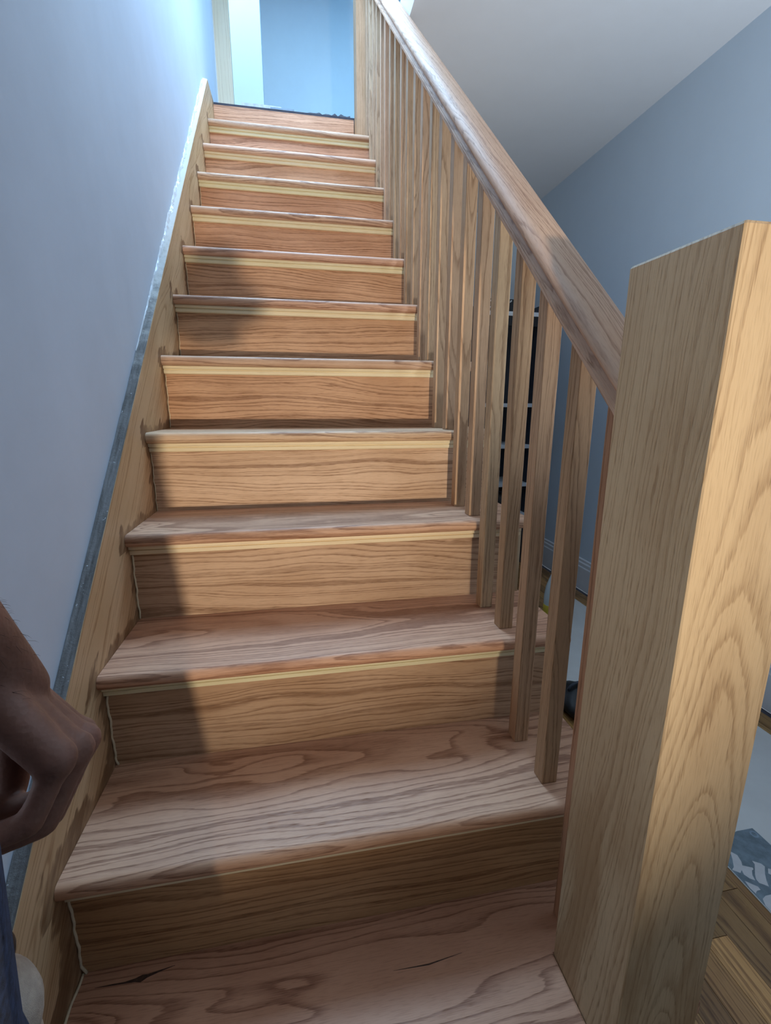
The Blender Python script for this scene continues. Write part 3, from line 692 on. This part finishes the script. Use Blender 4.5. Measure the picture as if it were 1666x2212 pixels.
    cand = []
    for vt in body.data.vertices:
        p = vt.co + Vector(base); t = (p - elR).dot(axn) / L
        if -0.05 < t < 1.0 and (p - elR - axn * (t * L)).length < 0.055: cand.append((p, vt.normal.copy(), t))
    for i in range(2200):
        p, o_, t = cand[rg.randrange(len(cand))]
        if rg.random() < (t - 0.6) * 1.6: continue
        ln = 0.003 + 0.006 * rg.random(); d = (o_ * (0.45 + 0.4 * rg.random()) + axn * 0.9 + s1 * (rg.random() - 0.5) * 0.9 + s2 * (rg.random() - 0.5) * 0.9).normalized()
        side = d.cross(V(rg.random() - .5, rg.random() - .5, rg.random() - .5)).normalized() * 0.00007; side2 = d.cross(side).normalized() * 0.00007
        q = p + d * ln * 0.6; e = q + (d * 0.7 + axn * 0.6 - o_ * 0.1).normalized() * ln * 0.5
        b0 = len(vs)
        for c, k in ((p, 1.0), (q, 0.8)): vs += [tuple(c + side * k), tuple(c - side * k + side2 * k), tuple(c - side * k - side2 * k)]
        vs.append(tuple(e))
        for j in range(3): fs += [(b0 + j, b0 + (j + 1) % 3, b0 + 3 + (j + 1) % 3, b0 + 3 + j), (b0 + 3 + j, b0 + 3 + (j + 1) % 3, b0 + 6)]
    hair = mesh_obj('arm_hair', vs, fs, 'hair', root, base); hair['kind'] = 'stuff'; hair['label'] = 'fine dark hairs on the forearm'
    # canvas pouch on the thigh with a dark handle sticking out
    pc = V(0.205, -0.20, 0.60)
    pouch = blob('tool_pouch', [(V(0.190, -0.194, 0.600), V(0.208, -0.197, 0.600), 0.030, 0.031), (V(0.185, -0.192, 0.52), V(0.212, -0.196, 0.53), 0.030, 0.030), (V(0.198, -0.196, 0.595), V(0.200, -0.195, 0.53), 0.034, 0.034)], 'pouch', root, pc, 0.004, 5)
    pouch['label'] = 'beige canvas pouch on the thigh'
    hd = blob('tool_handle', [(V(0.212, -0.197, 0.612), V(0.224, -0.1975, 0.647), 0.008, 0.0115)], 'brownblob', pouch, V(0.21, -0.197, 0.62), 0.0025, 2)
    hd['label'] = 'dark rounded handle sticking out of the pouch'
    return root
helper()

# --- the photographer behind the lens: his body, forearm and the phone throw the shadow on the steps
def photographer():
    base = V(0.16, -0.85, FL)
    root = empty('person', base, 'person in dark clothes standing behind the lens, holding up a phone', 'person')
    fw, rt = V(0, 1, 0), V(1, 0, 0)
    hipR, hipL = V(0.297, -0.85, 0.64), V(0.105, -0.85, 0.64); knR, knL = V(0.305, -0.82, 0.20), V(0.10, -0.82, 0.20)
    anR, anL = V(0.305, -0.86, FL + 0.085), V(0.095, -0.86, FL + 0.085)
    chest, neck = V(0.16, -0.86, 1.06), V(0.16, -0.85, 1.24)
    shR, shL = V(0.345, -0.86, 1.15), V(-0.03, -0.86, 1.15)
    elR, wrR = V(0.350, -0.76, 0.80), V(0.415, -0.53, 0.80)
    elL, wrL = V(-0.10, -0.86, 0.87), V(-0.11, -0.80, 0.62)
    caps = [(shR, elR, 0.05, 0.042), (elR, wrR, 0.042, 0.028), (shL, elL, 0.05, 0.042), (elL, wrL, 0.042, 0.027), (shR, shL, 0.055, 0.055), (chest, V(0.16, -0.85, 0.76), 0.125, 0.11), (V(0.08, -0.86, 1.0), V(0.24, -0.86, 1.0), 0.11, 0.11), (hipR, hipL, 0.09, 0.09),
            (hipR, knR, 0.078, 0.055), (hipL, knL, 0.078, 0.055), (knR, anR, 0.052, 0.04), (knL, anL, 0.052, 0.04), (chest + UP * 0.08, neck, 0.07, 0.055), (neck, neck + UP * 0.06, 0.055, 0.055)]
    for an in (anR, anL): caps.append((an - UP * 0.04, an - UP * 0.045 + fw * 0.13, 0.036, 0.028))
    caps += hand_caps(wrR + V(0.030, -0.045, -0.005), V(0.02, 0.72, 0.62), V(-0.9, 0.1, 0.2), V(0.55, -0.55, 0.55), (0.35, 1.0, 0.6), thumb_pose=(0.1, 0.2, 0.2))
    caps += hand_caps(wrL, V(0, 0.2, -0.95), V(0.2, 0.9, 0.2), V(-1, 0, 0), (0.35, 0.5, 0.3))
    hc, hcen = head_caps(neck + UP * 0.05, UP, fw, rt); caps += hc
    blob('body', caps, 'skin', root, base, 0.0055, 4)
    blob('trousers', [(hipR + UP * 0.04, knR, 0.098, 0.072), (hipL + UP * 0.04, knL, 0.098, 0.072), (knR, anR, 0.070, 0.062), (knL, anL, 0.070, 0.062), (hipR + UP * 0.05, hipL + UP * 0.05, 0.100, 0.100)], 'denim', root, base, 0.008, 4)
    blob('shirt', [(V(0.085, -0.85, 0.80), V(0.24, -0.85, 0.80), 0.125, 0.125), (V(0.08, -0.86, 1.04), V(0.24, -0.86, 1.04), 0.13, 0.13), (shR, shL, 0.066, 0.066), (shR, elR, 0.062, 0.054), (shL, elL, 0.062, 0.054), (elR, elR.lerp(wrR, 0.75), 0.054, 0.042), (chest + UP * 0.10, neck - UP * 0.03, 0.075, 0.066)], 'shirt', root, base, 0.008, 4)
    for an in (anR, anL):
        blob('boot', [(an - UP * 0.040, an - UP * 0.042 + fw * 0.13, 0.043, 0.038), (an - UP * 0.02, an + UP * 0.03, 0.048, 0.05)], 'shoe', root, an - UP * 0.085, 0.007, 2)
    blob('hair', [(hcen + UP * 0.045 - fw * 0.03, hcen + UP * 0.05 + fw * 0.02, 0.082, 0.077)], 'hair', root, hcen, 0.007, 2)
photographer()
# phone: slab just behind the lens, leaning with the camera
ph = empty('phone', (0.41, -0.41, 0.86), 'dark phone held upright behind the lens', 'phone')
def phone():
    Rw, Uw, Fw = R_.normalized(), U_.normalized(), F_.normalized()
    o0 = CAM - Fw * 0.006
    def slabp(name, x0, x1, y0, y1, d0, d1, mat, bev):
        vs = [tuple(o0 + Rw * a + Uw * b - Fw * c) for a in (x0, x1) for b in (y0, y1) for c in (d0, d1)]
        fs = [(0, 1, 3, 2), (4, 6, 7, 5), (0, 4, 5, 1), (2, 3, 7, 6), (0, 2, 6, 4), (1, 5, 7, 3)]
        return mesh_obj(name, vs, fs, mat, ph, None, False, bev)
    slabp('phone_body', -0.012, 0.064, -0.130, 0.030, 0.0, 0.0085, 'black', 0.0025)
    slabp('phone_screen', -0.009, 0.061, -0.126, 0.026, 0.0087, 0.0092, 'dark', 0)
phone()
